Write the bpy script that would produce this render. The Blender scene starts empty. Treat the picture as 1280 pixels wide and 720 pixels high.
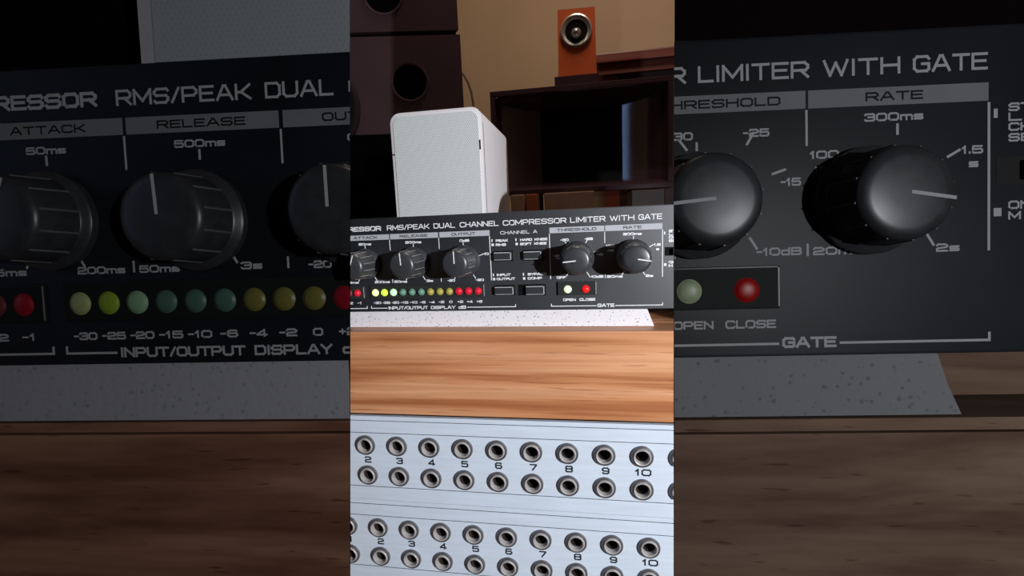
import bpy, bmesh, math, random
from mathutils import Matrix, Vector
random.seed(4)
scene = bpy.context.scene
C = scene.collection
MM = 0.001

# ------------------------------------------------------------------ camera
# world: X along the equipment fronts, Y away from the viewer, Z up; the front plates stand at Y = 0
CAM = Vector((0.0, -0.19884, 0.0))
cam_d = bpy.data.cameras.new('camera'); cam = bpy.data.objects.new('camera', cam_d); C.objects.link(cam)
RIGHT = Vector((0.985423, 0.164896, -0.04185)); DOWN = Vector((-0.018425, -0.141105, -0.989823)); FWD = Vector((-0.169123, 0.976165, -0.13601))
m = Matrix.Identity(4)
for i in range(3):
    m[i][0] = RIGHT[i]; m[i][1] = -DOWN[i]; m[i][2] = -FWD[i]; m[i][3] = CAM[i]
cam.matrix_world = m
cam_d.sensor_width = 36.0; cam_d.lens = 575.0 * 36.0 / 1280.0
cam_d.clip_start = 0.005; cam_d.clip_end = 20
scene.camera = cam

# ------------------------------------------------------------------ light and exposure
vs = scene.view_settings
vs.view_transform = 'Standard'; vs.look = 'None'; vs.exposure = 0.0; vs.gamma = 1.0; vs.use_curve_mapping = False
w = bpy.data.worlds.new('world'); scene.world = w; w.use_nodes = True
w.node_tree.nodes['Background'].inputs[0].default_value = (0.62, 0.66, 0.8, 1)
w.node_tree.nodes['Background'].inputs[1].default_value = 0.05

def lamp(name, kind, loc, energy, color, size=0.01, target=None):
    d = bpy.data.lights.new(name, kind); d.energy = energy; d.color = color
    if kind == 'AREA':
        d.shape = 'RECTANGLE'; d.size = size[0]; d.size_y = size[1]
    else:
        d.shadow_soft_size = size
    o = bpy.data.objects.new(name, d); C.objects.link(o); o.location = loc
    if target is not None:
        o.rotation_euler = (Vector(target) - Vector(loc)).to_track_quat('-Z', 'Y').to_euler()
    return o
lamp('torch_light', 'POINT', (0.345, -0.40, 0.03), 14.8, (0.93, 0.955, 1.0), 0.004)
lamp('ceiling_light', 'AREA', (0.1, 0.9, 1.78), 14.0, (1.0, 0.84, 0.68), (0.5, 0.5), (0.1, 1.7, 0.0))  # unseen lamp added to brighten the wall and room behind

# ------------------------------------------------------------------ materials
MATS = {}
def srgb(r, g, b):
    f = lambda c: (c / 255 / 12.92) if c / 255 <= 0.04045 else ((c / 255 + 0.055) / 1.055) ** 2.4
    return (f(r), f(g), f(b))
def mat(name, col, rough=0.5, metal=0.0, spec=0.5, var=0.12, scale=60.0, emit=None, estr=1.0, bump=0.0, rvar=0.0, stretch=(1, 1, 1)):
    if name in MATS: return MATS[name]
    M = bpy.data.materials.new(name); M.use_nodes = True; nt = M.node_tree; b = nt.nodes['Principled BSDF']
    tc = nt.nodes.new('ShaderNodeTexCoord'); mp = nt.nodes.new('ShaderNodeMapping'); mp.inputs['Scale'].default_value = stretch
    nz = nt.nodes.new('ShaderNodeTexNoise'); nz.inputs['Scale'].default_value = scale; nz.inputs['Detail'].default_value = 5
    rp = nt.nodes.new('ShaderNodeValToRGB')
    lo = [max(0, c * (1 - var)) for c in col]; hi = [min(1, c * (1 + var)) for c in col]
    rp.color_ramp.elements[0].position = 0.3; rp.color_ramp.elements[1].position = 0.7
    rp.color_ramp.elements[0].color = (*lo, 1); rp.color_ramp.elements[1].color = (*hi, 1)
    nt.links.new(tc.outputs['Object'], mp.inputs['Vector']); nt.links.new(mp.outputs['Vector'], nz.inputs['Vector'])
    nt.links.new(nz.outputs['Fac'], rp.inputs['Fac']); nt.links.new(rp.outputs['Color'], b.inputs['Base Color'])
    b.inputs['Roughness'].default_value = rough; b.inputs['Metallic'].default_value = metal
    b.inputs['Specular IOR Level'].default_value = spec
    if rvar:
        mr = nt.nodes.new('ShaderNodeMapRange'); mr.inputs['To Min'].default_value = rough - rvar; mr.inputs['To Max'].default_value = rough + rvar
        nt.links.new(nz.outputs['Fac'], mr.inputs['Value']); nt.links.new(mr.outputs['Result'], b.inputs['Roughness'])
    if bump:
        bp = nt.nodes.new('ShaderNodeBump'); bp.inputs['Strength'].default_value = bump; bp.inputs['Distance'].default_value = 0.0005
        nt.links.new(nz.outputs['Fac'], bp.inputs['Height']); nt.links.new(bp.outputs['Normal'], b.inputs['Normal'])
    if emit:
        b.inputs['Emission Color'].default_value = (*emit, 1); b.inputs['Emission Strength'].default_value = estr
    MATS[name] = M
    return M

def wood(name, light, mid, dark, k=1.0, spec=0.4, rough=0.45):
    """long horizontal grain; k = how much larger the figure is"""
    M = bpy.data.materials.new(name); M.use_nodes = True; nt = M.node_tree; b = nt.nodes['Principled BSDF']; L = nt.links.new
    tc = nt.nodes.new('ShaderNodeTexCoord')
    def noise(sx, sz, detail, dist=0.0):
        mp = nt.nodes.new('ShaderNodeMapping'); mp.inputs['Scale'].default_value = (sx / k, sz / k, sz / k)
        nz = nt.nodes.new('ShaderNodeTexNoise'); nz.inputs['Scale'].default_value = 1.0; nz.inputs['Detail'].default_value = detail
        nz.inputs['Distortion'].default_value = dist
        L(tc.outputs['Object'], mp.inputs['Vector']); L(mp.outputs['Vector'], nz.inputs['Vector'])
        return nz
    n1 = noise(5, 165, 5, 0.3); n2 = noise(16, 800, 3); n3 = noise(40, 1300, 1)
    r1 = nt.nodes.new('ShaderNodeValToRGB'); e = r1.color_ramp.elements
    e[0].position = 0.36; e[0].color = (*dark, 1); e[1].position = 0.62; e[1].color = (*light, 1)
    x = e.new(0.47); x.color = (*mid, 1)
    r2 = nt.nodes.new('ShaderNodeValToRGB'); r2.color_ramp.elements[0].position = 0.3; r2.color_ramp.elements[1].position = 0.6
    r2.color_ramp.elements[0].color = (0.84, 0.81, 0.79, 1)
    r3 = nt.nodes.new('ShaderNodeValToRGB'); r3.color_ramp.elements[0].position = 0.25; r3.color_ramp.elements[1].position = 0.31
    r3.color_ramp.elements[0].color = (0.62, 0.54, 0.5, 1)
    L(n1.outputs['Fac'], r1.inputs['Fac']); L(n2.outputs['Fac'], r2.inputs['Fac']); L(n3.outputs['Fac'], r3.inputs['Fac'])
    m1 = nt.nodes.new('ShaderNodeMixRGB'); m1.blend_type = 'MULTIPLY'; m1.inputs[0].default_value = 1
    m2 = nt.nodes.new('ShaderNodeMixRGB'); m2.blend_type = 'MULTIPLY'; m2.inputs[0].default_value = 1
    L(r1.outputs['Color'], m1.inputs[1]); L(r2.outputs['Color'], m1.inputs[2]); L(m1.outputs[0], m2.inputs[1]); L(r3.outputs['Color'], m2.inputs[2])
    L(m2.outputs[0], b.inputs['Base Color'])
    b.inputs['Roughness'].default_value = rough; b.inputs['Specular IOR Level'].default_value = spec
    MATS[name] = M
    return M

def speckle(name, base, spot, k=1.0, spec=0.3):
    """pale foam sheet with dark crumbs"""
    M = bpy.data.materials.new(name); M.use_nodes = True; nt = M.node_tree; b = nt.nodes['Principled BSDF']; L = nt.links.new
    tc = nt.nodes.new('ShaderNodeTexCoord')
    vo = nt.nodes.new('ShaderNodeTexVoronoi'); vo.inputs['Scale'].default_value = 800 / k
    nz = nt.nodes.new('ShaderNodeTexNoise'); nz.inputs['Scale'].default_value = 900 / k; nz.inputs['Detail'].default_value = 4
    L(tc.outputs['Object'], vo.inputs['Vector']); L(tc.outputs['Object'], nz.inputs['Vector'])
    r = nt.nodes.new('ShaderNodeValToRGB'); r.color_ramp.elements[0].position = 0.16; r.color_ramp.elements[1].position = 0.3
    r.color_ramp.elements[0].color = (*spot, 1); r.color_ramp.elements[1].color = (*base, 1)
    ad = nt.nodes.new('ShaderNodeMath'); ad.operation = 'MULTIPLY_ADD'; ad.inputs[1].default_value = 0.9; ad.inputs[2].default_value = -0.385
    L(nz.outputs['Fac'], ad.inputs[0])
    a2 = nt.nodes.new('ShaderNodeMath'); a2.operation = 'ADD'
    L(ad.outputs[0], a2.inputs[0]); L(vo.outputs['Distance'], a2.inputs[1]); L(a2.outputs[0], r.inputs['Fac'])
    L(r.outputs['Color'], b.inputs['Base Color'])
    bp = nt.nodes.new('ShaderNodeBump'); bp.inputs['Strength'].default_value = 0.25; bp.inputs['Distance'].default_value = 0.0004 * k
    L(nz.outputs['Fac'], bp.inputs['Height']); L(bp.outputs['Normal'], b.inputs['Normal'])
    b.inputs['Roughness'].default_value = 0.8; b.inputs['Specular IOR Level'].default_value = spec
    MATS[name] = M
    return M

def grille_mat(name, col, hole, pitch, spec=0.3, relief=0.4):
    """perforated sheet: rows of tiny holes in staggered order"""
    M = bpy.data.materials.new(name); M.use_nodes = True; nt = M.node_tree; b = nt.nodes['Principled BSDF']; L = nt.links.new
    tc = nt.nodes.new('ShaderNodeTexCoord'); sp = nt.nodes.new('ShaderNodeSeparateXYZ'); L(tc.outputs['Object'], sp.inputs[0])
    def wave(sock, ph, step):
        a = nt.nodes.new('ShaderNodeMath'); a.operation = 'MULTIPLY_ADD'; a.inputs[1].default_value = 2 * math.pi / step; a.inputs[2].default_value = ph
        c = nt.nodes.new('ShaderNodeMath'); c.operation = 'COSINE'; L(sock, a.inputs[0]); L(a.outputs[0], c.inputs[0]); return c.outputs[0]
    def mul(a, c):
        x = nt.nodes.new('ShaderNodeMath'); x.operation = 'MULTIPLY'; L(a, x.inputs[0]); L(c, x.inputs[1]); return x.outputs[0]
    v = mul(wave(sp.outputs['X'], 0, pitch * 1.15), wave(sp.outputs['Z'], 0, pitch * 2))
    r = nt.nodes.new('ShaderNodeValToRGB'); r.color_ramp.elements[0].position = 0.35; r.color_ramp.elements[1].position = 0.75
    r.color_ramp.elements[0].color = (*col, 1); r.color_ramp.elements[1].color = (*hole, 1)
    L(v, r.inputs['Fac']); L(r.outputs['Color'], b.inputs['Base Color'])
    bp = nt.nodes.new('ShaderNodeBump'); bp.invert = True; bp.inputs['Strength'].default_value = relief; bp.inputs['Distance'].default_value = 0.0003
    L(v, bp.inputs['Height']); L(bp.outputs['Normal'], b.inputs['Normal'])
    b.inputs['Roughness'].default_value = 0.5; b.inputs['Specular IOR Level'].default_value = spec
    MATS[name] = M
    return M

# ------------------------------------------------------------------ mesh helpers (all lengths in millimetres)
def box(bm, x0, x1, y0, y1, z0, z1, bev=0.0):
    vs_ = [bm.verts.new(p) for p in ((x0, y0, z0), (x1, y0, z0), (x1, y1, z0), (x0, y1, z0), (x0, y0, z1), (x1, y0, z1), (x1, y1, z1), (x0, y1, z1))]
    fs = [bm.faces.new([vs_[i] for i in f]) for f in ((0, 1, 5, 4), (1, 2, 6, 5), (2, 3, 7, 6), (3, 0, 4, 7), (4, 5, 6, 7), (3, 2, 1, 0))]
    if bev:
        es = list({e for f in fs for e in f.edges})
        bmesh.ops.bevel(bm, geom=es, offset=bev, segments=2, profile=0.6, affect='EDGES', clamp_overlap=True)
    return bm
def BX(*a, **k): return box(bmesh.new(), *a, **k)
def prism(bm, pts, y0, y1):
    """outline in X,Z pushed from depth y0 to y1"""
    a = [bm.verts.new((x, y0, z)) for x, z in pts]; b = [bm.verts.new((x, y1, z)) for x, z in pts]; n = len(pts)
    bm.faces.new(a); bm.faces.new(b[::-1])
    for i in range(n): bm.faces.new((a[i], b[i], b[(i + 1) % n], a[(i + 1) % n]))
    bmesh.ops.recalc_face_normals(bm, faces=bm.faces[:])
    return bm
def lathe(bm, cx, cz, prof, seg=32, y=0.0):
    """profile of (radius, height towards the viewer) turned about the depth axis"""
    rings = []
    for r, h in prof:
        if r < 1e-6: rings.append([bm.verts.new((cx, y - h, cz))])
        else: rings.append([bm.verts.new((cx + r * math.cos(2 * math.pi * i / seg), y - h, cz + r * math.sin(2 * math.pi * i / seg))) for i in range(seg)])
    for a, b in zip(rings, rings[1:]):
        for i in range(seg):
            j = (i + 1) % seg
            if len(a) == 1 and len(b) == 1: continue
            if len(a) == 1: bm.faces.new((a[0], b[i], b[j]))
            elif len(b) == 1: bm.faces.new((a[i], a[j], b[0]))
            else: bm.faces.new((a[i], a[j], b[j], b[i]))
    bmesh.ops.recalc_face_normals(bm, faces=bm.faces[:])
    return bm
def rrect(x0, x1, z0, z1, r, n=6, corners=(1, 1, 1, 1)):
    """rounded outline; corners: bottom-left, bottom-right, top-right, top-left"""
    out = []
    for k, (cx, cz, a0) in enumerate(((x0 + r, z0 + r, 180), (x1 - r, z0 + r, 270), (x1 - r, z1 - r, 0), (x0 + r, z1 - r, 90))):
        if not corners[k]:
            out.append(((x0, x1, x1, x0)[k], (z0, z0, z1, z1)[k])); continue
        for i in range(n + 1):
            a = math.radians(a0 + 90 * i / n); out.append((cx + r * math.cos(a), cz + r * math.sin(a)))
    return out

# square, wide lettering drawn with straight strokes
c = 0.2
O_ = [(c, 0), (1 - c, 0), (1, c), (1, 1 - c), (1 - c, 1), (c, 1), (0, 1 - c), (0, c), (c, 0)]
S_ = [(0, .12), (.1, 0), (1 - c, 0), (1, c), (1, .35), (.86, .52), (.14, .52), (0, .68), (0, 1 - c), (c, 1), (.9, 1), (1, .88)]
G_ = {
 'A': (1.1, [[(0, 0), (.43, 1), (.57, 1), (1, 0)], [(.17, .33), (.83, .33)]]),
 'B': (1, [[(0, 0), (0, 1), (.82, 1), (.95, .88), (.95, .64), (.82, .53), (0, .53)], [(.82, .53), (1, .4), (1, .14), (.86, 0), (0, 0)]]),
 'C': (1, [[(1, .14), (.86, 0), (c, 0), (0, c), (0, 1 - c), (c, 1), (.86, 1), (1, .86)]]),
 'D': (1, [[(0, 0), (0, 1), (1 - c, 1), (1, 1 - c), (1, c), (1 - c, 0), (0, 0)]]),
 'E': (.92, [[(1, 0), (0, 0), (0, 1), (1, 1)], [(0, .52), (.9, .52)]]),
 'F': (.9, [[(0, 0), (0, 1), (1, 1)], [(0, .5), (.85, .5)]]),
 'G': (1, [[(.55, .5), (1, .5), (1, .14), (.86, 0), (c, 0), (0, c), (0, 1 - c), (c, 1), (.86, 1), (1, .86)]]),
 'H': (1, [[(0, 0), (0, 1)], [(1, 0), (1, 1)], [(0, .52), (1, .52)]]),
 'I': (.12, [[(.5, 0), (.5, 1)]]),
 'K': (1, [[(0, 0), (0, 1)], [(0, .48), (.35, .48), (.97, 1)], [(.35, .48), (1, 0)]]),
 'L': (.86, [[(0, 1), (0, 0), (1, 0)]]),
 'M': (1.2, [[(0, 0), (0, 1), (.5, .2), (1, 1), (1, 0)]]),
 'N': (1, [[(0, 0), (0, 1), (1, 0), (1, 1)]]),
 'O': (1, [O_]),
 'P': (1, [[(0, 0), (0, 1), (1 - c, 1), (1, 1 - c), (1, .6), (1 - c, .42), (0, .42)]]),
 'R': (1, [[(0, 0), (0, 1), (1 - c, 1), (1, 1 - c), (1, .62), (.86, .46), (0, .46)], [(.55, .46), (1, 0)]]),
 'S': (1, [S_]),
 'T': (1, [[(0, 1), (1, 1)], [(.5, 1), (.5, 0)]]),
 'U': (1, [[(0, 1), (0, c), (c, 0), (1 - c, 0), (1, c), (1, 1)]]),
 'W': (1.35, [[(0, 1), (.25, 0), (.5, .85), (.75, 0), (1, 1)]]),
 'Y': (1, [[(0, 1), (.5, .45), (1, 1)], [(.5, .45), (.5, 0)]]),
 '/': (.5, [[(0, 0), (1, 1)]]),
 '-': (.45, [[(0, .5), (1, .5)]]),
 '+': (.6, [[(0, .5), (1, .5)], [(.5, .2), (.5, .8)]]),
 '.': (.1, [[(.5, 0), (.5, .1)]]),
 ' ': (.55, []),
 'd': (.8, [[(1, 1), (1, 0), (.15, 0), (0, .15), (0, .5), (.15, .65), (1, .65)]]),
 'm': (1.2, [[(0, 0), (0, .65), (.88, .65), (1, .5), (1, 0)], [(.5, .65), (.5, 0)]]),
 's': (.8, [[(0, .02), (.9, .02), (1, .12), (1, .24), (.9, .33), (.1, .33), (0, .42), (0, .55), (.1, .65), (1, .65)]]),
 '0': (1, [O_]),
 '1': (.4, [[(0, .72), (.6, 1), (.6, 0)]]),
 '2': (1, [[(0, .85), (.12, 1), (1 - c, 1), (1, 1 - c), (1, .66), (.88, .54), (.12, .42), (0, .3), (0, 0), (1, 0)]]),
 '3': (1, [[(0, .87), (.14, 1), (.86, 1), (1, .86), (1, .66), (.86, .53), (.35, .53)], [(.86, .53), (1, .4), (1, .14), (.86, 0), (.14, 0), (0, .13)]]),
 '4': (1, [[(.75, 0), (.75, 1), (0, .3), (0, .22), (1, .22)]]),
 '5': (1, [[(.95, 1), (.05, 1), (0, .55), (.85, .58), (1, .45), (1, .15), (.86, 0), (.14, 0), (0, .12)]]),
 '6': (1, [[(.95, .88), (.84, 1), (c, 1), (0, 1 - c), (0, c), (c, 0), (1 - c, 0), (1, c), (1, .4), (1 - c, .55), (0, .55)]]),
 '7': (1, [[(0, 1), (1, 1), (1, .9), (.35, 0)]]),
 '8': (1, [[(.14, .53), (0, .66), (0, .86), (.14, 1), (.86, 1), (1, .86), (1, .66), (.86, .53), (.14, .53), (0, .4), (0, .14), (.14, 0), (.86, 0), (1, .14), (1, .4), (.86, .53)]]),
 '9': (1, [[(.05, .12), (.16, 0), (1 - c, 0), (1, c), (1, 1 - c), (1 - c, 1), (c, 1), (0, 1 - c), (0, .6), (c, .45), (1, .45)]]),
}
NS = [0]
def stroke(bm, ax, az, bx_, bz, wd, y=-0.07, ends=True):
    NS[0] = (NS[0] + 1) % 7; y -= 0.004 * NS[0]                        # crossing strokes never lie in one plane
    d = Vector((bx_ - ax, bz - az)); L = d.length
    if L < 1e-6: return
    d /= L; e = wd * 0.5 if ends else 0
    p = Vector((ax, az)) - d * e; q = Vector((bx_, bz)) + d * e; n = Vector((-d.y, d.x)) * wd * 0.5
    f = [bm.verts.new((v.x, y, v.y)) for v in (p - n, q - n, q + n, p + n)]
    g = [bm.verts.new((v.x, 0.0, v.y)) for v in (p - n, q - n, q + n, p + n)]
    bm.faces.new(f)
    for i in range(4): bm.faces.new((f[i], g[i], g[(i + 1) % 4], f[(i + 1) % 4]))
def text_bm(s, x0, x1, z0, h, wd, gap=0.3, y=-0.07):
    """word fitted between x0 and x1, base line z0, capital height h, stroke width wd"""
    bm = bmesh.new()
    tot = sum(G_[ch][0] for ch in s) + gap * (len(s) - 1)
    k = (x1 - x0 - wd) / tot; x = x0 + wd / 2; hh = h - wd
    for ch in s:
        wch, lines = G_[ch]
        for pl in lines:
            for (ax, az), (bx_, bz) in zip(pl, pl[1:]):
                stroke(bm, x + ax * wch * k, z0 + wd / 2 + az * hh, x + bx_ * wch * k, z0 + wd / 2 + bz * hh, wd, y)
        x += (wch + gap) * k
    return bm

# ------------------------------------------------------------------ assemblies: a frame (mm to world) and cuts
SEAM = {}
def ray(px, py): return RIGHT * ((px - 640) / 575) + DOWN * ((py - 360) / 575) + FWD
class Asm:
    def __init__(self, M, cuts=()):
        self.M = M; self.cuts = cuts
    def pt(self, x, y, z): return self.M @ Vector((x, y, z))
    def root(self, name, x, y, z, label, cat, group=None):
        o = bpy.data.objects.new(name, None); C.objects.link(o); o.empty_display_size = 0.01
        o.location = self.pt(x, y, z); o['label'] = label; o['category'] = cat
        if group: o['group'] = group
        return o
    def emit(self, name, bm, mt, parent=None, label=None, smooth=0, kind=None, cat=None):
        bm.transform(self.M)
        for co, no in self.cuts:
            if not bm.verts: break
            if all((v.co - co).dot(no) <= 0 for v in bm.verts): continue
            r = bmesh.ops.bisect_plane(bm, geom=bm.verts[:] + bm.edges[:] + bm.faces[:], dist=1e-7, plane_co=co, plane_no=no, clear_outer=True)
            ed = [e for e in r['geom_cut'] if isinstance(e, bmesh.types.BMEdge)]
            if ed: bmesh.ops.triangle_fill(bm, edges=ed, use_beauty=True)
        if len(bm.faces) == 0:
            bm.free(); return None
        lo = Vector((min(v.co.x for v in bm.verts), min(v.co.y for v in bm.verts), min(v.co.z for v in bm.verts)))
        hi = Vector((max(v.co.x for v in bm.verts), max(v.co.y for v in bm.verts), max(v.co.z for v in bm.verts)))
        ctr = (lo + hi) / 2
        if parent is None: ctr.z = lo.z
        bmesh.ops.translate(bm, verts=bm.verts[:], vec=-ctr)
        me = bpy.data.meshes.new(name); bm.to_mesh(me); bm.free()
        if smooth:
            me.polygons.foreach_set('use_smooth', [True] * len(me.polygons)); me.set_sharp_from_angle(angle=math.radians(smooth))
        me.materials.append(mt)
        o = bpy.data.objects.new(name, me); C.objects.link(o)
        if parent is not None:
            o.parent = parent; o.location = ctr - WORLD[parent.name]
        else: o.location = ctr
        WORLD[o.name] = ctr.copy()
        if label: o['label'] = label
        if cat: o['category'] = cat
        if kind: o['kind'] = kind
        return o
class WorldDict(dict):
    def __missing__(self, k): return bpy.data.objects[k].location.copy()
WORLD = WorldDict()

S = 1000.0
def seam(px, toward, shift=0.0):
    """upright cut through the viewer's standpoint and one column of the picture; normal points to 'toward' (-1 left, +1 right)"""
    a, b = ray(px, 0), ray(px, 720); n = a.cross(b).normalized()
    if n.x * toward < 0: n = -n
    if shift:                                                        # lean the cut a little so that the far side steps back
        v = CAM + Vector((shift, 0, 0)); a = CAM + a * 0.175; b = CAM + b * 0.175; n2 = (a - v).cross(b - v).normalized()
        return (a, n2 if n2.dot(n) > 0 else -n2)
    return (CAM, n)
CENTRE = Asm(Matrix.Scale(MM, 4), [seam(438, -1), seam(842, 1)])
ROOM = Asm(Matrix.Scale(MM, 4))
def frame(Sc, A, t):
    M = Matrix.Identity(4)
    for i in range(3):
        for j, s in enumerate((Sc, 1.0, Sc)): M[i][j] = A[i][j] * s * MM
        M[i][3] = t[i] * MM
    return M
FLOOR = -0.75
LEFT = Asm(frame(3.28108, [[0.99377, -0.111446, 0.001362], [0.110997, 0.990726, 0.078373], [-0.010083, -0.077733, 0.996923]], (77.074, 28.075, 61.069)),
           [seam(438, 1, 0.0012), (Vector((0, 0, FLOOR)), Vector((0, 0, -1)))])
RIGHTA = Asm(frame(3.41137, [[0.992944, -0.118534, -0.003568], [0.118205, 0.986883, 0.109952], [-0.009512, -0.109598, 0.99393]], (78.558, 41.192, 62.055)),
            [seam(842, -1, -0.0012), (Vector((0, 0, FLOOR)), Vector((0, 0, -1)))])

# ------------------------------------------------------------------ palettes
def led_mat(pre, name, col, lit, dim):
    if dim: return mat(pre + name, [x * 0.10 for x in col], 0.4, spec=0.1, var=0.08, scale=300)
    return mat(pre + name, col, 0.25, var=0.08, scale=300, emit=col if lit else None, estr=lit)
def palette(pre, k, dim):
    sp = 0.08 if dim else 0.5
    t = lambda r, g, b: tuple(x * k for x in (r, g, b))
    P = {
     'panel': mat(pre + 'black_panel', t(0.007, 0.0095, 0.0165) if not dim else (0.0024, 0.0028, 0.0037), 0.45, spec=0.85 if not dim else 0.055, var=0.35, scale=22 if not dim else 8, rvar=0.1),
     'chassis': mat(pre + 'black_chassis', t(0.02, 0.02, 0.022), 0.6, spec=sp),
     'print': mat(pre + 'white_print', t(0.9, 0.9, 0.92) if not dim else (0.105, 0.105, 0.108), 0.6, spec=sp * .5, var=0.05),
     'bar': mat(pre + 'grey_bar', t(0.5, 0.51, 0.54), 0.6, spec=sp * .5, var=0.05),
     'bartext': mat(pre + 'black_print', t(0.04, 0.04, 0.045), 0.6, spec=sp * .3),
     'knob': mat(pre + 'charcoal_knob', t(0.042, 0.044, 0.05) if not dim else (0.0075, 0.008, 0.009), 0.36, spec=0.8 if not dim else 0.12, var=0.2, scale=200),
     'rib': mat(pre + 'grey_rib', t(0.3, 0.31, 0.32), 0.35, spec=sp),  # paler than the knob: flute highlights put into the colour
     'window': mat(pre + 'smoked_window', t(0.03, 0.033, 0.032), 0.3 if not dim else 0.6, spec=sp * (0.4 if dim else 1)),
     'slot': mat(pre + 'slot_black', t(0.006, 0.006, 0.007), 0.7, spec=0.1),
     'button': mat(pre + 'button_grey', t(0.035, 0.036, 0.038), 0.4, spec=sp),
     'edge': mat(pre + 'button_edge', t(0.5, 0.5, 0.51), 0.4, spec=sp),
    }
    if not dim: P['panel'].node_tree.nodes['Principled BSDF'].inputs['IOR'].default_value = 1.8
    for n, col, lit in (('pale_yellow', srgb(236, 250, 170), .75), ('lime', srgb(200, 240, 70), .7), ('pale_green', srgb(195, 250, 195), .6), ('teal', srgb(112, 158, 138), 0),
                        ('olive', srgb(172, 164, 82), 0.12), ('red', srgb(215, 30, 55), 0.3), ('dull_red', srgb(150, 70, 75), 0), ('hot_red', srgb(240, 30, 30), 0.5), ('white_green', srgb(228, 250, 200), .75)):
        P[n] = led_mat(pre, n + '_led', col, lit, dim)
    return P
PC = palette('', 1.0, False); PD = palette('dim_', 0.095, True)  # PD repeats the same parts darkened: dimness put into the colours

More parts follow.
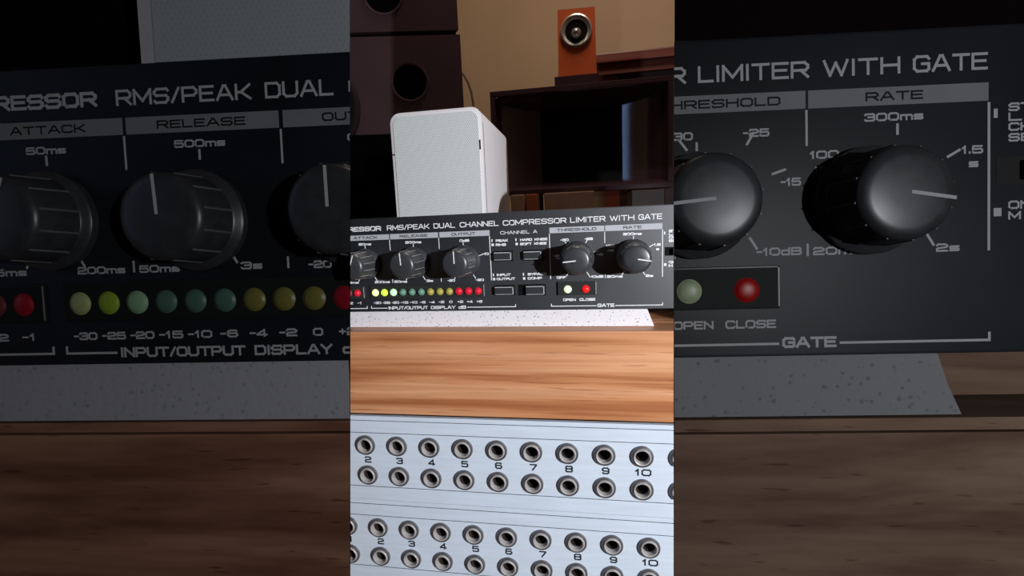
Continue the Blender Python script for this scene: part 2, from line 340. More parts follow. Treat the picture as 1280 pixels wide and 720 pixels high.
# ------------------------------------------------------------------ the compressor front
def compressor(a, P, root, x0, x1, knobs, hk, spread=1.0):
    E = lambda name, bm, mt, par=root, **k: a.emit(name, bm, P[mt], par, **k)
    E('front_panel', BX(x0, x1, 0, 3, -37.8, 5.6, bev=0.35), 'panel')
    E('chassis', BX(x0, min(x1, -66) if x0 < -125 and spread < 1 else x1, 3.1, 78 if spread < 1 else 190, -36.8, 4.8), 'chassis')
    def T(s, xa, xb, z, h=1.1, wd=0.3 if spread == 1 else 0.24, mt='print', name='lettering', **k):
        return E(name, text_bm(s, xa, xb, z, h, wd, y=k.pop('y', -0.07)), mt)
    # title
    T('RESSOR', -109.9, -93.9, -0.15, 2.15, 0.46)
    for s, xa, xb in (('RMS/PEAK', -91.0, -70.8), ('DUAL', -68.8, -58.9), ('CHANNEL', -56.7, -39.2), ('COMPRESSOR', -37.3, -9.8), ('LIMITER', -8.2, 6.5), ('WITH', 8.3, 18.3), ('GATE', 19.9, 29.4)):
        T(s, xa, xb, -0.2, 2.25, 0.36, name='title_word')
    # grey header bars with dark words
    for s, xa, xb, ta, tb in (('ATTACK', -118, -90.3, -107.7, -96.0), ('RELEASE', -89.8, -67.0, -85.1, -71.9), ('OUTPUT', -66.4, -43.4, -60.7, -49.8), ('THRESHOLD', -17.1, 6.0, -13.9, 2.7), ('RATE', 6.35, 29.5, 13.8, 21.2)):
        b = E('header_bar', BX(xa, xb, -0.06, 0.02, -4.3, -1.9), 'bar')
        if b: a.emit('lettering', text_bm(s, ta, tb, -3.7, 1.2, 0.24, y=-0.12), P['bartext'], b)
    T('CHANNEL A', -38.6, -22.4, -4.0, 1.4, 0.2)
    # thin rules
    def rule(x, za, zb, wd=0.3, x2=None):
        bm = bmesh.new(); stroke(bm, x, za, x if x2 is None else x2, zb, wd, ends=False); E('printed_line', bm, 'print')
    for x in (-90.2, -66.8, 6.1): rule(x, -4.5, -9.3); rule(x, -22.5, -24.2)
    for x in (-43.5, -17.2, 29.55): rule(x, -4.5, -24.1, 0.34)
    rule(-9.3 + 0.8, -9.4, -8.2, 0.3)
    # scale words
    for s, xa, xb, z in (('50ms', -105.5, -99.3, -6.6), ('200ms', -99.0, -91.6, -24.3), ('5ms', -112.2, -107.1, -24.3), ('50ms', -89.4, -83.2, -24.3), ('500ms', -82.7, -75.1, -6.5), ('3s', -73.9, -70.7, -24.2),
                         ('0dB', -57.2, -52.8, -6.6), ('-10', -47.1, -44.2, -12.8), ('-20', -50.7, -47.0, -24.3), ('-20', -63.8, -60.4, -24.3),
                         ('-30', -12.5, -9.0, -7.9), ('-25', -2.3, 1.2, -7.8), ('-15', 2.6, 5.3, -14.6), ('-10dB', -0.7, 5.3, -24.0), ('OFF', -14.6, -10.6, -24.1), ('-45', -15.9, -13.2, -14.6),
                         ('300ms', 13.6, 21.2, -6.4), ('1.5', 26.1, 28.8, -11.2), ('s', 27.0, 28.2, -13.0), ('2s', 22.8, 25.8, -24.1), ('20ms', 6.8, 13.3, -24.1), ('100', 6.5, 10.3, -11.1), ('ms', 7.2, 9.8, -12.9)):
        T(s, xa, xb, z)
    # tick marks round each dial
    for cx, angs in ((-102.4, (0, 150, 210)), (-79.0, (0, 150, 210)), (-55.6, (0, 72, 148, 212)), (-5.5, (-36, 30, 72, 148, 212, 270)), (17.9, (0, 60, 150, 212))):
        for ang in angs:
            q = math.radians(ang); bm = bmesh.new()
            r1, r2 = (6.9, 8.4) if ang == 0 else (7.3, 9.3)
            stroke(bm, cx + r1 * math.sin(q), -15.2 + r1 * math.cos(q), cx + r2 * math.sin(q), -15.2 + r2 * math.cos(q), 0.34, ends=False)
            E('tick_mark', bm, 'print')
    # knobs: skirt, tapered body, ribs, pointer
    for cx, cz, ang in knobs:
        s = hk / 14.5
        k = E('knob', lathe(bmesh.new(), cx, cz, [(7.2, 0), (7.2, 1.9 * s), (6.95, 2.4 * s), (6.3, 2.8 * s), (6.1, 3.2 * s), (5.75, 12.6 * s), (5.5, 13.5 * s), (5.0, 14.1 * s), (4.2, 14.35 * s), (2, 14.5 * s), (0, 14.55 * s)], 48), 'knob', smooth=38)
        if not k: continue
        for i in range(12):
            q = 2 * math.pi * (i + 0.35) / 12; bm = bmesh.new()
            tx, tz = -math.sin(q), math.cos(q); rx, rz = math.cos(q), math.sin(q)
            v = []
            for r, h in ((6.12, 3.2 * s), (5.78, 12.7 * s)):
                for w_, o_ in ((-.17, 0), (.17, 0), (0, .16)):
                    v.append(bm.verts.new((cx + rx * (r + o_) + tx * w_, -h, cz + rz * (r + o_) + tz * w_)))
            for f in ((0, 2, 5, 3), (2, 1, 4, 5), (0, 1, 2), (3, 5, 4), (1, 0, 3, 4)): bm.faces.new([v[j] for j in f])
            bmesh.ops.recalc_face_normals(bm, faces=bm.faces[:])
            E('grip_rib', bm, 'rib', k)
        q = math.radians(ang); bm = bmesh.new(); stroke(bm, 0.2 * math.sin(q), 0.2 * math.cos(q), 5.35 * math.sin(q), 5.35 * math.cos(q), 0.42, y=-0.1, ends=False)
        bmesh.ops.translate(bm, verts=bm.verts[:], vec=(cx, -14.5 * s, cz))
        E('pointer', bm, 'print', k, label='white pointer line')
    # light bars
    def window(xa, xb, za, zb):
        wn = E('light_window', BX(xa, xb, -1.0, 0.2, za, zb, bev=0.3), 'window')
        if wn:
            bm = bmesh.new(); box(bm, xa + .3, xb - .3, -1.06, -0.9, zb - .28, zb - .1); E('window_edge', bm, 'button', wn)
            bm = bmesh.new(); box(bm, xb - .3, xb - .1, -1.06, -0.9, za + .3, zb - .3); E('window_edge', bm, 'edge', wn)  # pale strip stands in for the highlight on the bevel
        return wn
    def led(par, x, col, z=-28.6, r=1.52):
        if par: E('indicator_light', lathe(bmesh.new(), x, z, [(r + .25, 0), (r, .35), (r * .93, .8), (r * .7, 1.25), (r * .38, 1.5), (0, 1.58)], 24, y=-0.9), col, par, smooth=50)
    wl = window(-118, -104.3, -31.3, -25.6)
    led(wl, -112.1, 'dull_red'); led(wl, -107.7, 'red')
    wm = window(-101.2, -46.8, -31.3, -25.5)
    for i, col in enumerate(['pale_yellow', 'lime', 'pale_green', 'teal', 'teal', 'teal', 'olive', 'olive', 'olive', 'red', 'red', 'red']): led(wm, -98.7 + i * 4.455, col)
    for i, s in enumerate(('-30', '-25', '-20', '-15', '-10', '-6', '-4', '-2', '0', '+2', '+4', '+6')):
        hw = {3: 1.85, 2: 1.35, 1: 0.75}[len(s)]; x = -98.6 + i * 4.46
        T(s, x - hw, x + hw, -34.1, 1.15, 0.26)
    T('-2', -113.4, -110.9, -34.1, 1.15, 0.26); T('-1', -108.7, -106.6, -34.1, 1.15, 0.26)
    wg = window(-14.2, 2.3, -31.2, -25.3)
    led(wg, -9.9, 'white_green'); led(wg, -2.2, 'hot_red')
    T('OPEN', -12.1, -6.6, -33.9, 1.15); T('CLOSE', -5.0, 1.8, -33.9, 1.15)
    # brackets along the bottom
    def bracket(xa, xb, la, lb):
        bm = bmesh.new(); stroke(bm, xa, -36.1, xb, -36.1, 0.34, ends=False)
        if la: stroke(bm, xa + .17, -36.2, xa + .17, -35.0, 0.34, ends=False)
        if lb: stroke(bm, xb - .17, -36.2, xb - .17, -35.0, 0.34, ends=False)
        E('printed_line', bm, 'print')
    bracket(-118, -103.7, 0, 1); bracket(-101.9, -93.8, 1, 0); bracket(-55.3, -33.0, 0, 1)
    T('INPUT/OUTPUT', -93.3, -74.0, -36.8, 1.5, 0.32); T('DISPLAY', -72.6, -60.9, -36.8, 1.5, 0.32); T('dB', -59.4, -55.9, -36.8, 1.5, 0.32)
    bracket(-17.4, 2.2, 1, 0); bracket(10.2, 29.8, 0, 1); T('GATE', 2.6, 9.8, -36.7, 1.5, 0.36)
    # push buttons
    def button(xa, xb, z0, z1, hole=0.0):
        sl = E('push_button', BX(xa - .4 - hole, xb + .4, -0.12, 0.1, z0 - .2, z1 + .2), 'slot')
        if not sl: return
        E('button_cap', BX(xa, xb, -2.0, -0.1, z0 + .3, z1 - .3, bev=0.3), 'button', sl)
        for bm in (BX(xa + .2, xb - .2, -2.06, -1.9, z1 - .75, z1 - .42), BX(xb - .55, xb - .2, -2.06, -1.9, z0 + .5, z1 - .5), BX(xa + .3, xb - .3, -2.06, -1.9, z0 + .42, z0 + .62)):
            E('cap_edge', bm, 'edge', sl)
    button(-41.8, -33.8, -15.5, -11.3); button(-28.6, -20.6, -15.5, -11.3); button(-42.0, -33.4, -30.7, -26.5); button(-28.1, -19.8, -30.9, -26.4, 3.2)
    button(33.5, 41.5, -15.2, -12.0, 2.6)
    for s, xa, xb, z in (('PEAK', -40.8, -35.4, -7.2), ('RMS', -40.9, -36.3, -9.0), ('HARD', -30.0, -24.7, -7.2), ('KNEE', -23.7, -18.1, -7.2), ('SOFT', -30.1, -24.9, -9.0), ('KNEE', -23.9, -18.5, -9.0),
                         ('INPUT', -41.1, -34.8, -22.3), ('OUTPUT', -41.2, -32.9, -24.1), ('BYPASS', -27.2, -18.9, -22.3), ('COMP', -27.3, -21.0, -24.1),
                         ('ST', 32.0, 34.9, -5.8), ('LI', 32.0, 34.4, -7.1), ('CH', 32.0, 34.9, -8.4), ('SE', 32.0, 34.9, -9.8), ('ON', 32.0, 34.9, -18.7), ('M', 32.0, 33.6, -20.1)):
        T(s, xa, xb, z, 1.1)
    for x, z in ((-42.3, -7.1), (-31.6, -7.1), (-42.4, -22.3), (-28.9, -22.3), (30.6, -6.6)):
        E('switch_symbol', BX(x - .45, x + .05, -0.07, 0, z, z + 1.2), 'print')
    for x, z in ((-42.3, -8.9), (-31.6, -8.9), (-42.4, -24.1), (-28.9, -24.1), (30.6, -19.6)):
        E('switch_symbol', BX(x - .45, x + .55, -0.07, 0, z, z + 1.1), 'print')

# ------------------------------------------------------------------ room shell
RM = {
 'wall': mat('tan_wall_paint', srgb(178, 150, 122), 0.8, var=0.06, scale=3),
 'ceil': mat('cream_ceiling', srgb(190, 175, 150), 0.9, var=0.03, scale=3),
 'floor': wood('dark_floor_wood', srgb(90, 60, 40), srgb(70, 45, 30), srgb(50, 30, 20), 8),
 'cab': mat('dark_brown_cabinet', srgb(92, 68, 76), 0.6, var=0.1, scale=8, spec=0.3),
 'cabdark': mat('cabinet_groove', srgb(24, 16, 20), 0.8, spec=0.1),
 'hole': mat('port_black', srgb(10, 6, 9), 0.9, spec=0.05),
 'cone': mat('paper_cone', srgb(44, 34, 38), 0.7, spec=0.2),
 'horn': mat('horn_black_lacquer', srgb(62, 42, 50), 0.09, var=0.05, scale=10, spec=0.9),
 'throat': mat('horn_throat', srgb(12, 8, 11), 0.6, spec=0.15),
 'orange': mat('orange_lacquer', srgb(205, 84, 18), 0.5, var=0.06, scale=14),
 'chrome': mat('silver_ring', srgb(205, 200, 195), 0.3, metal=0.7, var=0.05),
 'redwood': wood('red_brown_wood', srgb(120, 58, 46), srgb(100, 44, 36), srgb(80, 34, 28), 6),
 'darkwood': wood('dark_shelf_wood', srgb(62, 40, 34), srgb(48, 30, 26), srgb(36, 22, 20), 6),
 'beige': mat('beige_block', srgb(150, 118, 100), 0.7, var=0.12, scale=25),
 'rust': mat('rust_block', srgb(150, 80, 45), 0.7, var=0.12, scale=25),
 'wire': mat('grey_wire', srgb(80, 60, 52), 0.6),
 'white': mat('white_plastic', srgb(250, 244, 246), 0.45, var=0.02),
}
def struct(name, *b, mt, **k):
    return ROOM.emit(name, BX(*b), RM[mt], None, kind='structure', **k)
struct('floor', -1500, 2400, -3100, 2420, -800, -750, mt='floor')
struct('ceiling', -1500, 2400, -3100, 2420, 1900, 1950, mt='ceil')
struct('wall_back', -1500, 2400, 2300, 2400, -750, 1900, mt='wall')
struct('wall_right', 2300, 2400, -3100, 2300, -750, 1900, mt='wall')
struct('wall_front', -1500, 2400, -3200, -3100, -750, 1900, mt='wall')
# left wall with a slit for an unseen window, shaped to streak the horn
bm = bmesh.new()
for b in ((-1500, -1400, -3100, -965, -750, 1900), (-1500, -1400, -850, 2300, -750, 1900), (-1500, -1400, -965, -850, -750, 0), (-1500, -1400, -965, -850, 1300, 1900)): box(bm, *b)
ROOM.emit('wall_left', bm, RM['wall'], None, kind='structure')
wn = bpy.data.objects.new('window_1', None); C.objects.link(wn); wn.location = (-1.45, -0.907, 0.0); wn['kind'] = 'structure'
bm = bmesh.new()
for b in ((-1470, -1420, -965, -945, 0, 1300), (-1470, -1420, -870, -850, 0, 1300), (-1470, -1420, -945, -870, 0, 40), (-1470, -1420, -945, -870, 1260, 1300)): box(bm, *b)
ROOM.emit('window_frame', bm, RM['white'], wn)
ROOM.emit('pane', BX(-1462, -1456, -945, -870, 40, 1260), mat('daylight_pane', (0.5, 0.6, 0.8), 0.2, emit=(0.34, 0.55, 1.0), estr=9.0), wn)  # glowing pane added for the blue reflection on the horn

# ------------------------------------------------------------------ things of the room behind
R_ = ROOM.emit
def taper(bm):
    for v in bm.verts:
        if v.co.y > 1200: v.co.x += 60 if v.co.x < -500 else -160
    return bm
# tall dark loudspeaker on the left: two stacked boxes
PV = Vector((-0.287, 0.9, 0))
TW = Asm(Matrix.Translation(PV) @ Matrix.Rotation(math.radians(12), 4, 'Z') @ Matrix.Translation(-PV) @ Matrix.Scale(MM, 4))      # turned a little
t = TW.root('floor_speaker', -480, 1050, -750, 'tall dark brown loudspeaker tower with round port behind the white speaker', 'speaker')
bm = taper(BX(-760, -287, 900, 1300, -750, 440)); TW.emit('lower_cabinet', bm, RM['cab'], t)
bm = taper(BX(-760, -290, 900, 1300, 450, 900)); TW.emit('upper_cabinet', bm, RM['cab'], t)
TW.emit('joint', taper(BX(-755, -297, 912, 1280, 439, 451)), RM['cabdark'], t)
for cx, cz, r in ((-409, 338, 39), (-456, 530, 41)):
    p = TW.emit('bass_port', lathe(bmesh.new(), cx, cz, [(r + 5, 0), (r + 4, 3), (r, 2.5), (r - 1, 0)], 40, y=900), RM['cab'], t, smooth=50)
    TW.emit('port_bore', lathe(bmesh.new(), cx, cz, [(r - .5, 1.2), (0, 1.2)], 40, y=900), RM['hole'], p)
wf = TW.emit('woofer_surround', lathe(bmesh.new(), -652, 288, [(125, 0), (122, 5), (112, 8), (104, 2)], 48, y=900), RM['cone'], t, smooth=60)
TW.emit('woofer_cone', lathe(bmesh.new(), -652, 288, [(104, 2), (60, 1.5), (45, 8), (0, 14)], 48, y=900), RM['cone'], wf, smooth=60)
TW.emit('base_plinth', BX(-740, -300, 890, 899.5, -740, 222), RM['hole'], t)

# sideboard and blocks that carry the horn
t = ROOM.root('sideboard', 0, 1350, -750, 'dark brown wooden sideboard behind the compressor carrying the horn speaker', 'sideboard')
R_('body', BX(-275, 620, 1120, 1600, -750, 15), RM['darkwood'], t); R_('top', BX(-282, 630, 1100, 1610, 15, 34), RM['darkwood'], t)
for i, (xa, xb, mt, nm, lab) in enumerate(((-226, -187, 'beige', 'block', 'small beige block under the horn speaker next to the white speaker'), (-183, -148, 'rust', 'block', 'small rust brown block under the horn speaker between two beige blocks'),
                           (-128, 14, 'beige', 'block', 'wide beige brown block under the middle of the horn speaker'))):
    R_(nm, BX(xa, xb, 1150, 1330, 34, 86, bev=3), RM[mt], None, label=lab, cat='block')
R_('block', BX(120, 215, 1200, 1330, 34, 86, bev=3), RM['darkwood'], None, label='dark brown block under the right end of the horn speaker', cat='block')
# horn speaker
t = ROOM.root('horn_speaker', -25, 1300, 86, 'wide black horn loudspeaker with flared rectangular mouth under the orange box', 'speaker')
HX0, HX1, HZ0, HZ1 = -285, 236, 87, 392
bm = bmesh.new()
for b in ((HX0, HX1, 1200, 1500, HZ0, HZ0 + 16), (HX0, HX1, 1200, 1500, HZ1 - 16, HZ1), (HX0, HX0 + 14, 1200, 1500, HZ0 + 16, HZ1 - 16), (HX1 - 14, HX1, 1200, 1500, HZ0 + 16, HZ1 - 16), (HX0 + 14, HX1 - 14, 1490, 1500, HZ0 + 16, HZ1 - 16)): box(bm, *b, bev=2)
R_('shell', bm, RM['horn'], t)
def flare(name, side):
    bm = bmesh.new(); N = 16; rows = []
    for i in range(N + 1):
        u = i / N; y = 1202 + 90 * u
        g = u ** 2.2                                               # flat at the lip, steep at the throat
        xl = HX0 + 13 + (-146 - HX0 - 13) * g; xr = HX1 - 13 + (103 - HX1 + 13) * g
        zt = HZ1 - 15 + (345 - HZ1 + 15) * u ** 0.8; zb = HZ0 + 15 + (126 - HZ0 - 15) * u ** 0.8
        rows.append({'left': ((xl, zb), (xl, zt)), 'right': ((xr, zb), (xr, zt)), 'top': ((xl, zt), (xr, zt)), 'bottom': ((xl, zb), (xr, zb))}[side] + (y,))
    V = [[bm.verts.new((p[0], y, p[1])) for p in (a, b)] for a, b, y in rows]
    for a, b in zip(V, V[1:]): bm.faces.new((a[0], a[1], b[1], b[0]))
    bmesh.ops.recalc_face_normals(bm, faces=bm.faces[:])
    bmesh.ops.solidify(bm, geom=bm.faces[:], thickness=-2.0)
    return R_(name, bm, RM['horn'], t, smooth=40)
for sd in ('left', 'right', 'top', 'bottom'): flare('flare', sd)
R_('throat', BX(-150, 107, 1294, 1300, 120, 350), RM['throat'], t)
# orange box with a bullet tweeter
t = ROOM.root('tweeter_box', -28, 1300, 392, 'orange box with round silver tweeter standing on the black horn speaker', 'speaker')
R_('base', BX(-94, 34, 1225, 1400, 392.5, 424, bev=2), RM['horn'], t)
bm = bmesh.new(); prism(bm, [(-88, 424.5), (32, 424.5), (28, 445), (26, 617), (-82, 620), (-84, 445)], 1260, 1390); R_('body', bm, RM['orange'], t)
tw = R_('tweeter_ring', lathe(bmesh.new(), -29, 556, [(47, 0), (46, 7), (42, 9), (37, 5), (31, -1)], 48, y=1260), RM['chrome'], t, smooth=50, label='silver ring')
R_('tweeter_dish', lathe(bmesh.new(), -29, 556, [(33, 0.6), (24, 0.8), (0, 0.8)], 40, y=1260), RM['cabdark'], tw)
R_('bullet', lathe(bmesh.new(), -29, 550, [(15, 0.8), (14, 5), (9, 14), (4, 19), (0, 20)], 32, y=1260), RM['chrome'], tw, smooth=50)
# bookcase with red-brown cornice
t = ROOM.root('bookcase', 400, 1800, -750, 'red brown wooden bookcase top with moulded cornice behind the horn speaker', 'bookcase')
R_('carcass', BX(60, 900, 1740, 2050, -750, 560), RM['darkwood'], t)
R_('cornice', BX(30, 930, 1690, 2060, 596, 632, bev=6), RM['redwood'], t); R_('frieze', BX(45, 915, 1712, 2055, 560, 596), RM['redwood'], t)
R_('stile', BX(60, 120, 1728, 1740, -740, 560), RM['redwood'], t); R_('stile', BX(330, 360, 1728, 1740, -740, 560), RM['redwood'], t)
# loose wire by the tower
def tube(pts, r, n=8):
    bm = bmesh.new(); rings = []
    for i, p in enumerate(pts):
        d = (Vector(pts[min(i + 1, len(pts) - 1)]) - Vector(pts[max(i - 1, 0)])).normalized()
        u = d.cross(Vector((0, 1, 0))).normalized(); v = d.cross(u)
        rings.append([bm.verts.new(Vector(p) + (u * math.cos(2 * math.pi * k / n) + v * math.sin(2 * math.pi * k / n)) * r) for k in range(n)])
    for a, b in zip(rings, rings[1:]):
        for k in range(n): bm.faces.new((a[k], a[(k + 1) % n], b[(k + 1) % n], b[k]))
    bm.faces.new(rings[0]); bm.faces.new(rings[-1]); bmesh.ops.recalc_face_normals(bm, faces=bm.faces[:])
    return bm
R_('speaker_wire', tube([(-480, 1500, 560), (-452, 1500, 556), (-436, 1500, 540), (-422, 1500, 512), (-413, 1500, 480), (-408, 1500, 440), (-405, 1500, 360), (-404, 1500, 200), (-402, 1500, -300), (-400, 1500, -749)], 4), RM['wire'], None, smooth=60,
   label='thin drooping wire beside the dark loudspeaker tower', cat='wire')

# ------------------------------------------------------------------ centre: small white speaker on the compressor
def white_speaker(a, root, X0, X1, Z0, Z1, y0, y1, mw, mg, md, rr=7.0):
    pts = rrect(X0, X1, Z0, Z1, rr, 8, (0, 0, 1, 1)); n = len(pts)
    bm = bmesh.new(); prism(bm, pts, y0, y1)
    front = [f for f in bm.faces if all(abs(v.co.y - y0) < 1e-4 for v in f.verts)]
    bmesh.ops.bevel(bm, geom=[e for f in front for e in f.edges], offset=min(1.2, (X1 - X0) * .02), segments=2, affect='EDGES', profile=0.5)
    a.emit('cabinet', bm, mw, root, smooth=35)
    b = (X1 - X0) * 0.042
    g = bmesh.new(); prism(g, rrect(X0 + b, X1 - b * .8, Z0 + 1.2, Z1 - b * 1.1, rr * .85, 8, (0, 0, 1, 1)), y0 - 0.6, y0 + 0.4)
    a.emit('grille', g, mg, root, label='perforated pale grey grille')
    return b
t = CENTRE.root('small_speaker', -98, 145, 5.6, 'small white box speaker with perforated grille standing on the lit compressor', 'speaker')
b = white_speaker(CENTRE, t, -129.3, -67.0, 5.7, 76, 100, 193, RM['white'], grille_mat('pale_grille', srgb(236, 240, 240), srgb(150, 156, 158), 0.00105), RM['cabdark'])
CENTRE.emit('clip_slot', BX(-129.7, -126.9, 99.1, 99.9, 49.0, 49.7), RM['cabdark'], t)
CENTRE.emit('clip_slot', BX(-68.9, -68.2, 99.1, 99.9, 49, 55), RM['cabdark'], t)
CENTRE.emit('panel_gap', BX(-67.1, -66.9, 103.5, 104.2, 6, 66), RM['cabdark'], t)

# ------------------------------------------------------------------ centre: compressor, foam strip, cabinet, patch bays
t = CENTRE.root('compressor', -40, 60, -37.8, 'lit black rack compressor with four knobs and coloured indicator lights on the foam strip', 'compressor')
KN = -15.2
compressor(CENTRE, PC, t, -135, 50, ((-102.4, KN, 20), (-79.0, KN, -3), (-55.6, KN, -1), (-5.5, KN, 265), (17.9, KN, 100)), 15.5)
FO = speckle('white_foam', srgb(238, 236, 240), srgb(150, 152, 165))
bm = bmesh.new(); prism(bm, [(-140, -47.2), (27.4, -47.2), (24.4, -39.2), (23.6, -38.0), (-140, -38.0)], 9, 70)
CENTRE.emit('foam_strip', bm, FO, None, label='bright white speckled foam strip under the lit compressor', cat='foam strip')
WD = wood('orange_brown_wood', srgb(232, 170, 126), srgb(214, 148, 101), srgb(180, 112, 70))
t = CENTRE.root('wooden_rack', -45, 100, -750, 'orange brown wooden rack holding the two patch bays below the lit compressor', 'rack')
CENTRE.emit('front_rail', BX(-145, 50, 0, 18, -88.3, -47.4, bev=0.7), WD, t)
CENTRE.emit('top_board', BX(-145, 50, 18.1, 220, -60, -47.4), WD, t)
CENTRE.emit('carcass', BX(-145, 50, 22, 220, -750, -60.1), RM['darkwood'], t)

AL = mat('brushed_aluminium', srgb(226, 237, 250), 0.42, metal=0.08, var=0.05, scale=40, stretch=(1, 1, 12), rvar=0.05)
NI = mat('nickel_nut', srgb(112, 110, 112), 0.3, metal=0.5, var=0.1, scale=300)
SL = mat('pale_nickel_sleeve', srgb(205, 200, 198), 0.35, metal=0.3, var=0.1, scale=300)
BO = mat('bore_brown_black', srgb(58, 48, 46), 0.4, spec=0.4)
INK = mat('dark_ink', srgb(38, 40, 48), 0.6, spec=0.2)
def patch_bay(name, ztop, dx, label, first, last):
    t = CENTRE.root(name, -45 + dx, 20, ztop - 43.9, label, 'patch bay')
    r1, r2 = ztop - 14.95, ztop - 30.7; px = 16.493; hz = (r1 - r2) / 2
    xs = [-110.9 + dx + (i - 2) * px for i in range(first, last + 1)]
    XL, XR = xs[0] - px / 2, xs[-1] + px / 2
    bm = bmesh.new()
    for x in xs:
        for z in (r1, r2):
            N = 24; a = []; b = []; d = []
            for i in range(N):
                q = 2 * math.pi * (i + .5) / N; cx, sz = math.cos(q), math.sin(q); k = 1 / max(abs(cx), abs(sz))
                a.append(bm.verts.new((x + 4 * cx, 0, z + 4 * sz))); d.append(bm.verts.new((x + 4 * cx, 2, z + 4 * sz)))
                b.append(bm.verts.new((x + px / 2 * cx * k, 0, z + hz * sz * k)))
            for i in range(N):
                j = (i + 1) % N
                bm.faces.new((b[i], b[j], a[j], a[i])); bm.faces.new((a[i], a[j], d[j], d[i]))
            for sx, sz in ((1, 1), (-1, 1), (-1, -1), (1, -1)):      # square corners between the two nearest outline points
                cn = bm.verts.new((x + sx * px / 2, 0, z + sz * hz))
                qs = sorted(b, key=lambda v: (v.co - cn.co).length)[:2]
                bm.faces.new((cn, qs[0], qs[1]))
    bmesh.ops.recalc_face_normals(bm, faces=bm.faces[:])
    for f in bm.faces:
        if abs(f.normal.y) > .9 and f.normal.y > 0: f.normal_flip()
    box(bm, XL, XR, 0, 2, r1 + hz, ztop, ); box(bm, XL, XR, 0, 2, ztop - 43.9, r2 - hz)
    box(bm, XL, XR, 1.2, 1.3, ztop - 43.0, ztop - 43.01)
    CENTRE.emit('faceplate', bm, AL, t)
    for z in (-2.3, -8.6, -36.8): CENTRE.emit('printed_line', BX(XL, XR, -0.04, 0.02, ztop + z - .14, ztop + z + .14), INK, t)
    for i, x in enumerate(xs):
        n = str(first + i); hw = 1.7 if len(n) == 1 else 3.5
        if n == '1': hw = .8
        CENTRE.emit('number', text_bm(n, x - hw + .5, x + hw + .5, ztop - 24.3, 3.3, 0.68, gap=.35, y=-0.05), INK, t)
        for z in (r1, r2):
            j = CENTRE.emit('jack_socket', lathe(bmesh.new(), x, z, [(5.0, 0), (5.0, .7), (4.75, 1.15), (4.3, 1.3), (4.1, 1.0), (4.05, 0.6)], 32), NI, t, smooth=35)
            if not j: continue
            CENTRE.emit('sleeve', lathe(bmesh.new(), x, z, [(4.05, .5), (3.95, 1.3), (3.6, 1.75), (3.2, 1.6), (2.95, 0.9), (2.85, 0.2), (2.85, -0.8)], 32), SL, j, smooth=40)
            CENTRE.emit('bore', lathe(bmesh.new(), x, z, [(2.84, -0.7), (2.84, -9.0), (0, -9.0)], 24), BO, j, smooth=60)
patch_bay('patch_bay', -89.5, 0.0, 'upper silver patch bay directly under the wooden rail', 1, 11)
patch_bay('patch_bay', -133.6, 2.95, 'lower silver patch bay at the bottom edge of the picture', 1, 11)

# ------------------------------------------------------------------ added enlarged copies of the centre gear; dimming put into their colours
DW = wood('dim_brown_wood', srgb(70, 56, 46), srgb(62, 48, 39), srgb(52, 38, 30), 3.2, spec=0.05, rough=0.7)
DWL = wood('dim_umber_wood', srgb(84, 60, 46), srgb(70, 47, 36), srgb(58, 36, 26), 3.2, spec=0.05, rough=0.7)  # left copy paler, making up for weaker torch light
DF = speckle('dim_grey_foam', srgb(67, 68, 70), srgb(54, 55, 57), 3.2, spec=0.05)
DFL = speckle('dim_slate_foam', srgb(88, 88, 92), srgb(76, 77, 80), 3.2, spec=0.05)  # paler than the right copy to offset torch falloff
DBK = mat('dim_black_cabinet', (0.0014, 0.0009, 0.0010), 0.9, spec=0.0, scale=5)
DSP = mat('dim_grey_plastic', srgb(94, 93, 95), 0.6, spec=0.05, var=0.03)
DGR = grille_mat('dim_grey_grille', srgb(84, 87, 89), srgb(79, 82, 84), 0.0026, spec=0.05, relief=0.05)

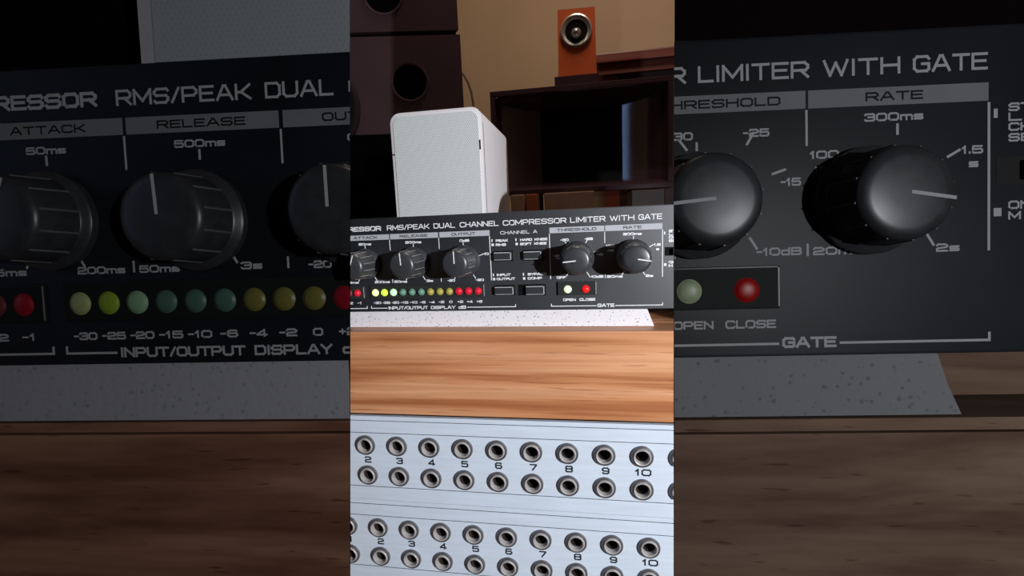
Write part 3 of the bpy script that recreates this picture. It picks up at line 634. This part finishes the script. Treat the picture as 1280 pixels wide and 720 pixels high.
t = LEFT.root('large_compressor', -85, 10, -37.8, 'very large dim black compressor front filling the left side of the picture', 'compressor')
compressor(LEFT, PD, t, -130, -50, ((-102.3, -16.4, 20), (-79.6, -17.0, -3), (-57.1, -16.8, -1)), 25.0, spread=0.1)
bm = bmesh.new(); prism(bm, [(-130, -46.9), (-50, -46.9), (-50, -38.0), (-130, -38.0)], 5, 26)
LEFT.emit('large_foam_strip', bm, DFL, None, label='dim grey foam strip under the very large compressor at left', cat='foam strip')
t = LEFT.root('large_wooden_rack', -85, 20, -245, 'dark brown wooden rack front at lower left under the grey foam strip', 'rack')
LEFT.emit('front_rail', BX(-130, -50, 0, 30, -251, -48.6), DWL, t); LEFT.emit('top_board', BX(-130, -50, 2.5, 90, -48.5, -47.0), DWL, t); LEFT.emit('rear_rail', BX(-130, -50, 40, 48, -46.9, -37.0), DWL, t)
t = LEFT.root('large_speaker', -70, 30, 5.7, 'large dim grey speaker cut off by the top edge at upper left', 'speaker')
bm = bmesh.new(); prism(bm, rrect(-90.7, -40, 5.7, 60, 4, 6, (0, 0, 1, 1)), 15, 45); LEFT.emit('cabinet', bm, DSP, t)
bm = bmesh.new(); prism(bm, rrect(-88.3, -45, 7.6, 57, 4, 6, (0, 0, 1, 1)), 14.2, 15.4); LEFT.emit('grille', bm, DGR, t, label='grey perforated grille')
t = LEFT.root('large_black_cabinet', -95, 60, 5.7, 'black cabinet behind the large grey speaker in the upper left corner', 'cabinet')
LEFT.emit('body', BX(-150, -52, 46, 76, 4.9, 70), DBK, t); LEFT.emit('front_trim', BX(-150, -120, 44, 46, 58, 62), DBK, t)

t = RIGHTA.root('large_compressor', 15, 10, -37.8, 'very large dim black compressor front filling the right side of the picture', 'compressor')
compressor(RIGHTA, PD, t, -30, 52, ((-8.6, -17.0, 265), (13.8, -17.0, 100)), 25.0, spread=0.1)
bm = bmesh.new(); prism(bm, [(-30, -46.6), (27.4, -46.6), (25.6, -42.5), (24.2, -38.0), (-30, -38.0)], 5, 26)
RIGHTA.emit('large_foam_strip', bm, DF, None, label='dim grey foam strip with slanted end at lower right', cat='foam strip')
t = RIGHTA.root('large_wooden_rack', 15, 20, -245, 'dim brown wooden rack front at lower right under the slanted foam end', 'rack')
RIGHTA.emit('front_rail', BX(-30, 52, 0, 30, -251, -48.6), DW, t); RIGHTA.emit('top_board', BX(-30, 52, 2.5, 90, -48.5, -46.8), DW, t); RIGHTA.emit('rear_rail', BX(-30, 52, 40, 48, -46.7, -37.0), DW, t)
t = RIGHTA.root('large_black_cabinet', 15, 60, 5.7, 'black cabinet above the very large compressor in the upper right corner', 'cabinet')
RIGHTA.emit('body', BX(-40, 70, 30, 76, 4.9, 70), DBK, t); RIGHTA.emit('front_trim', BX(-40, 70, 28, 30, 58, 62), DBK, t)
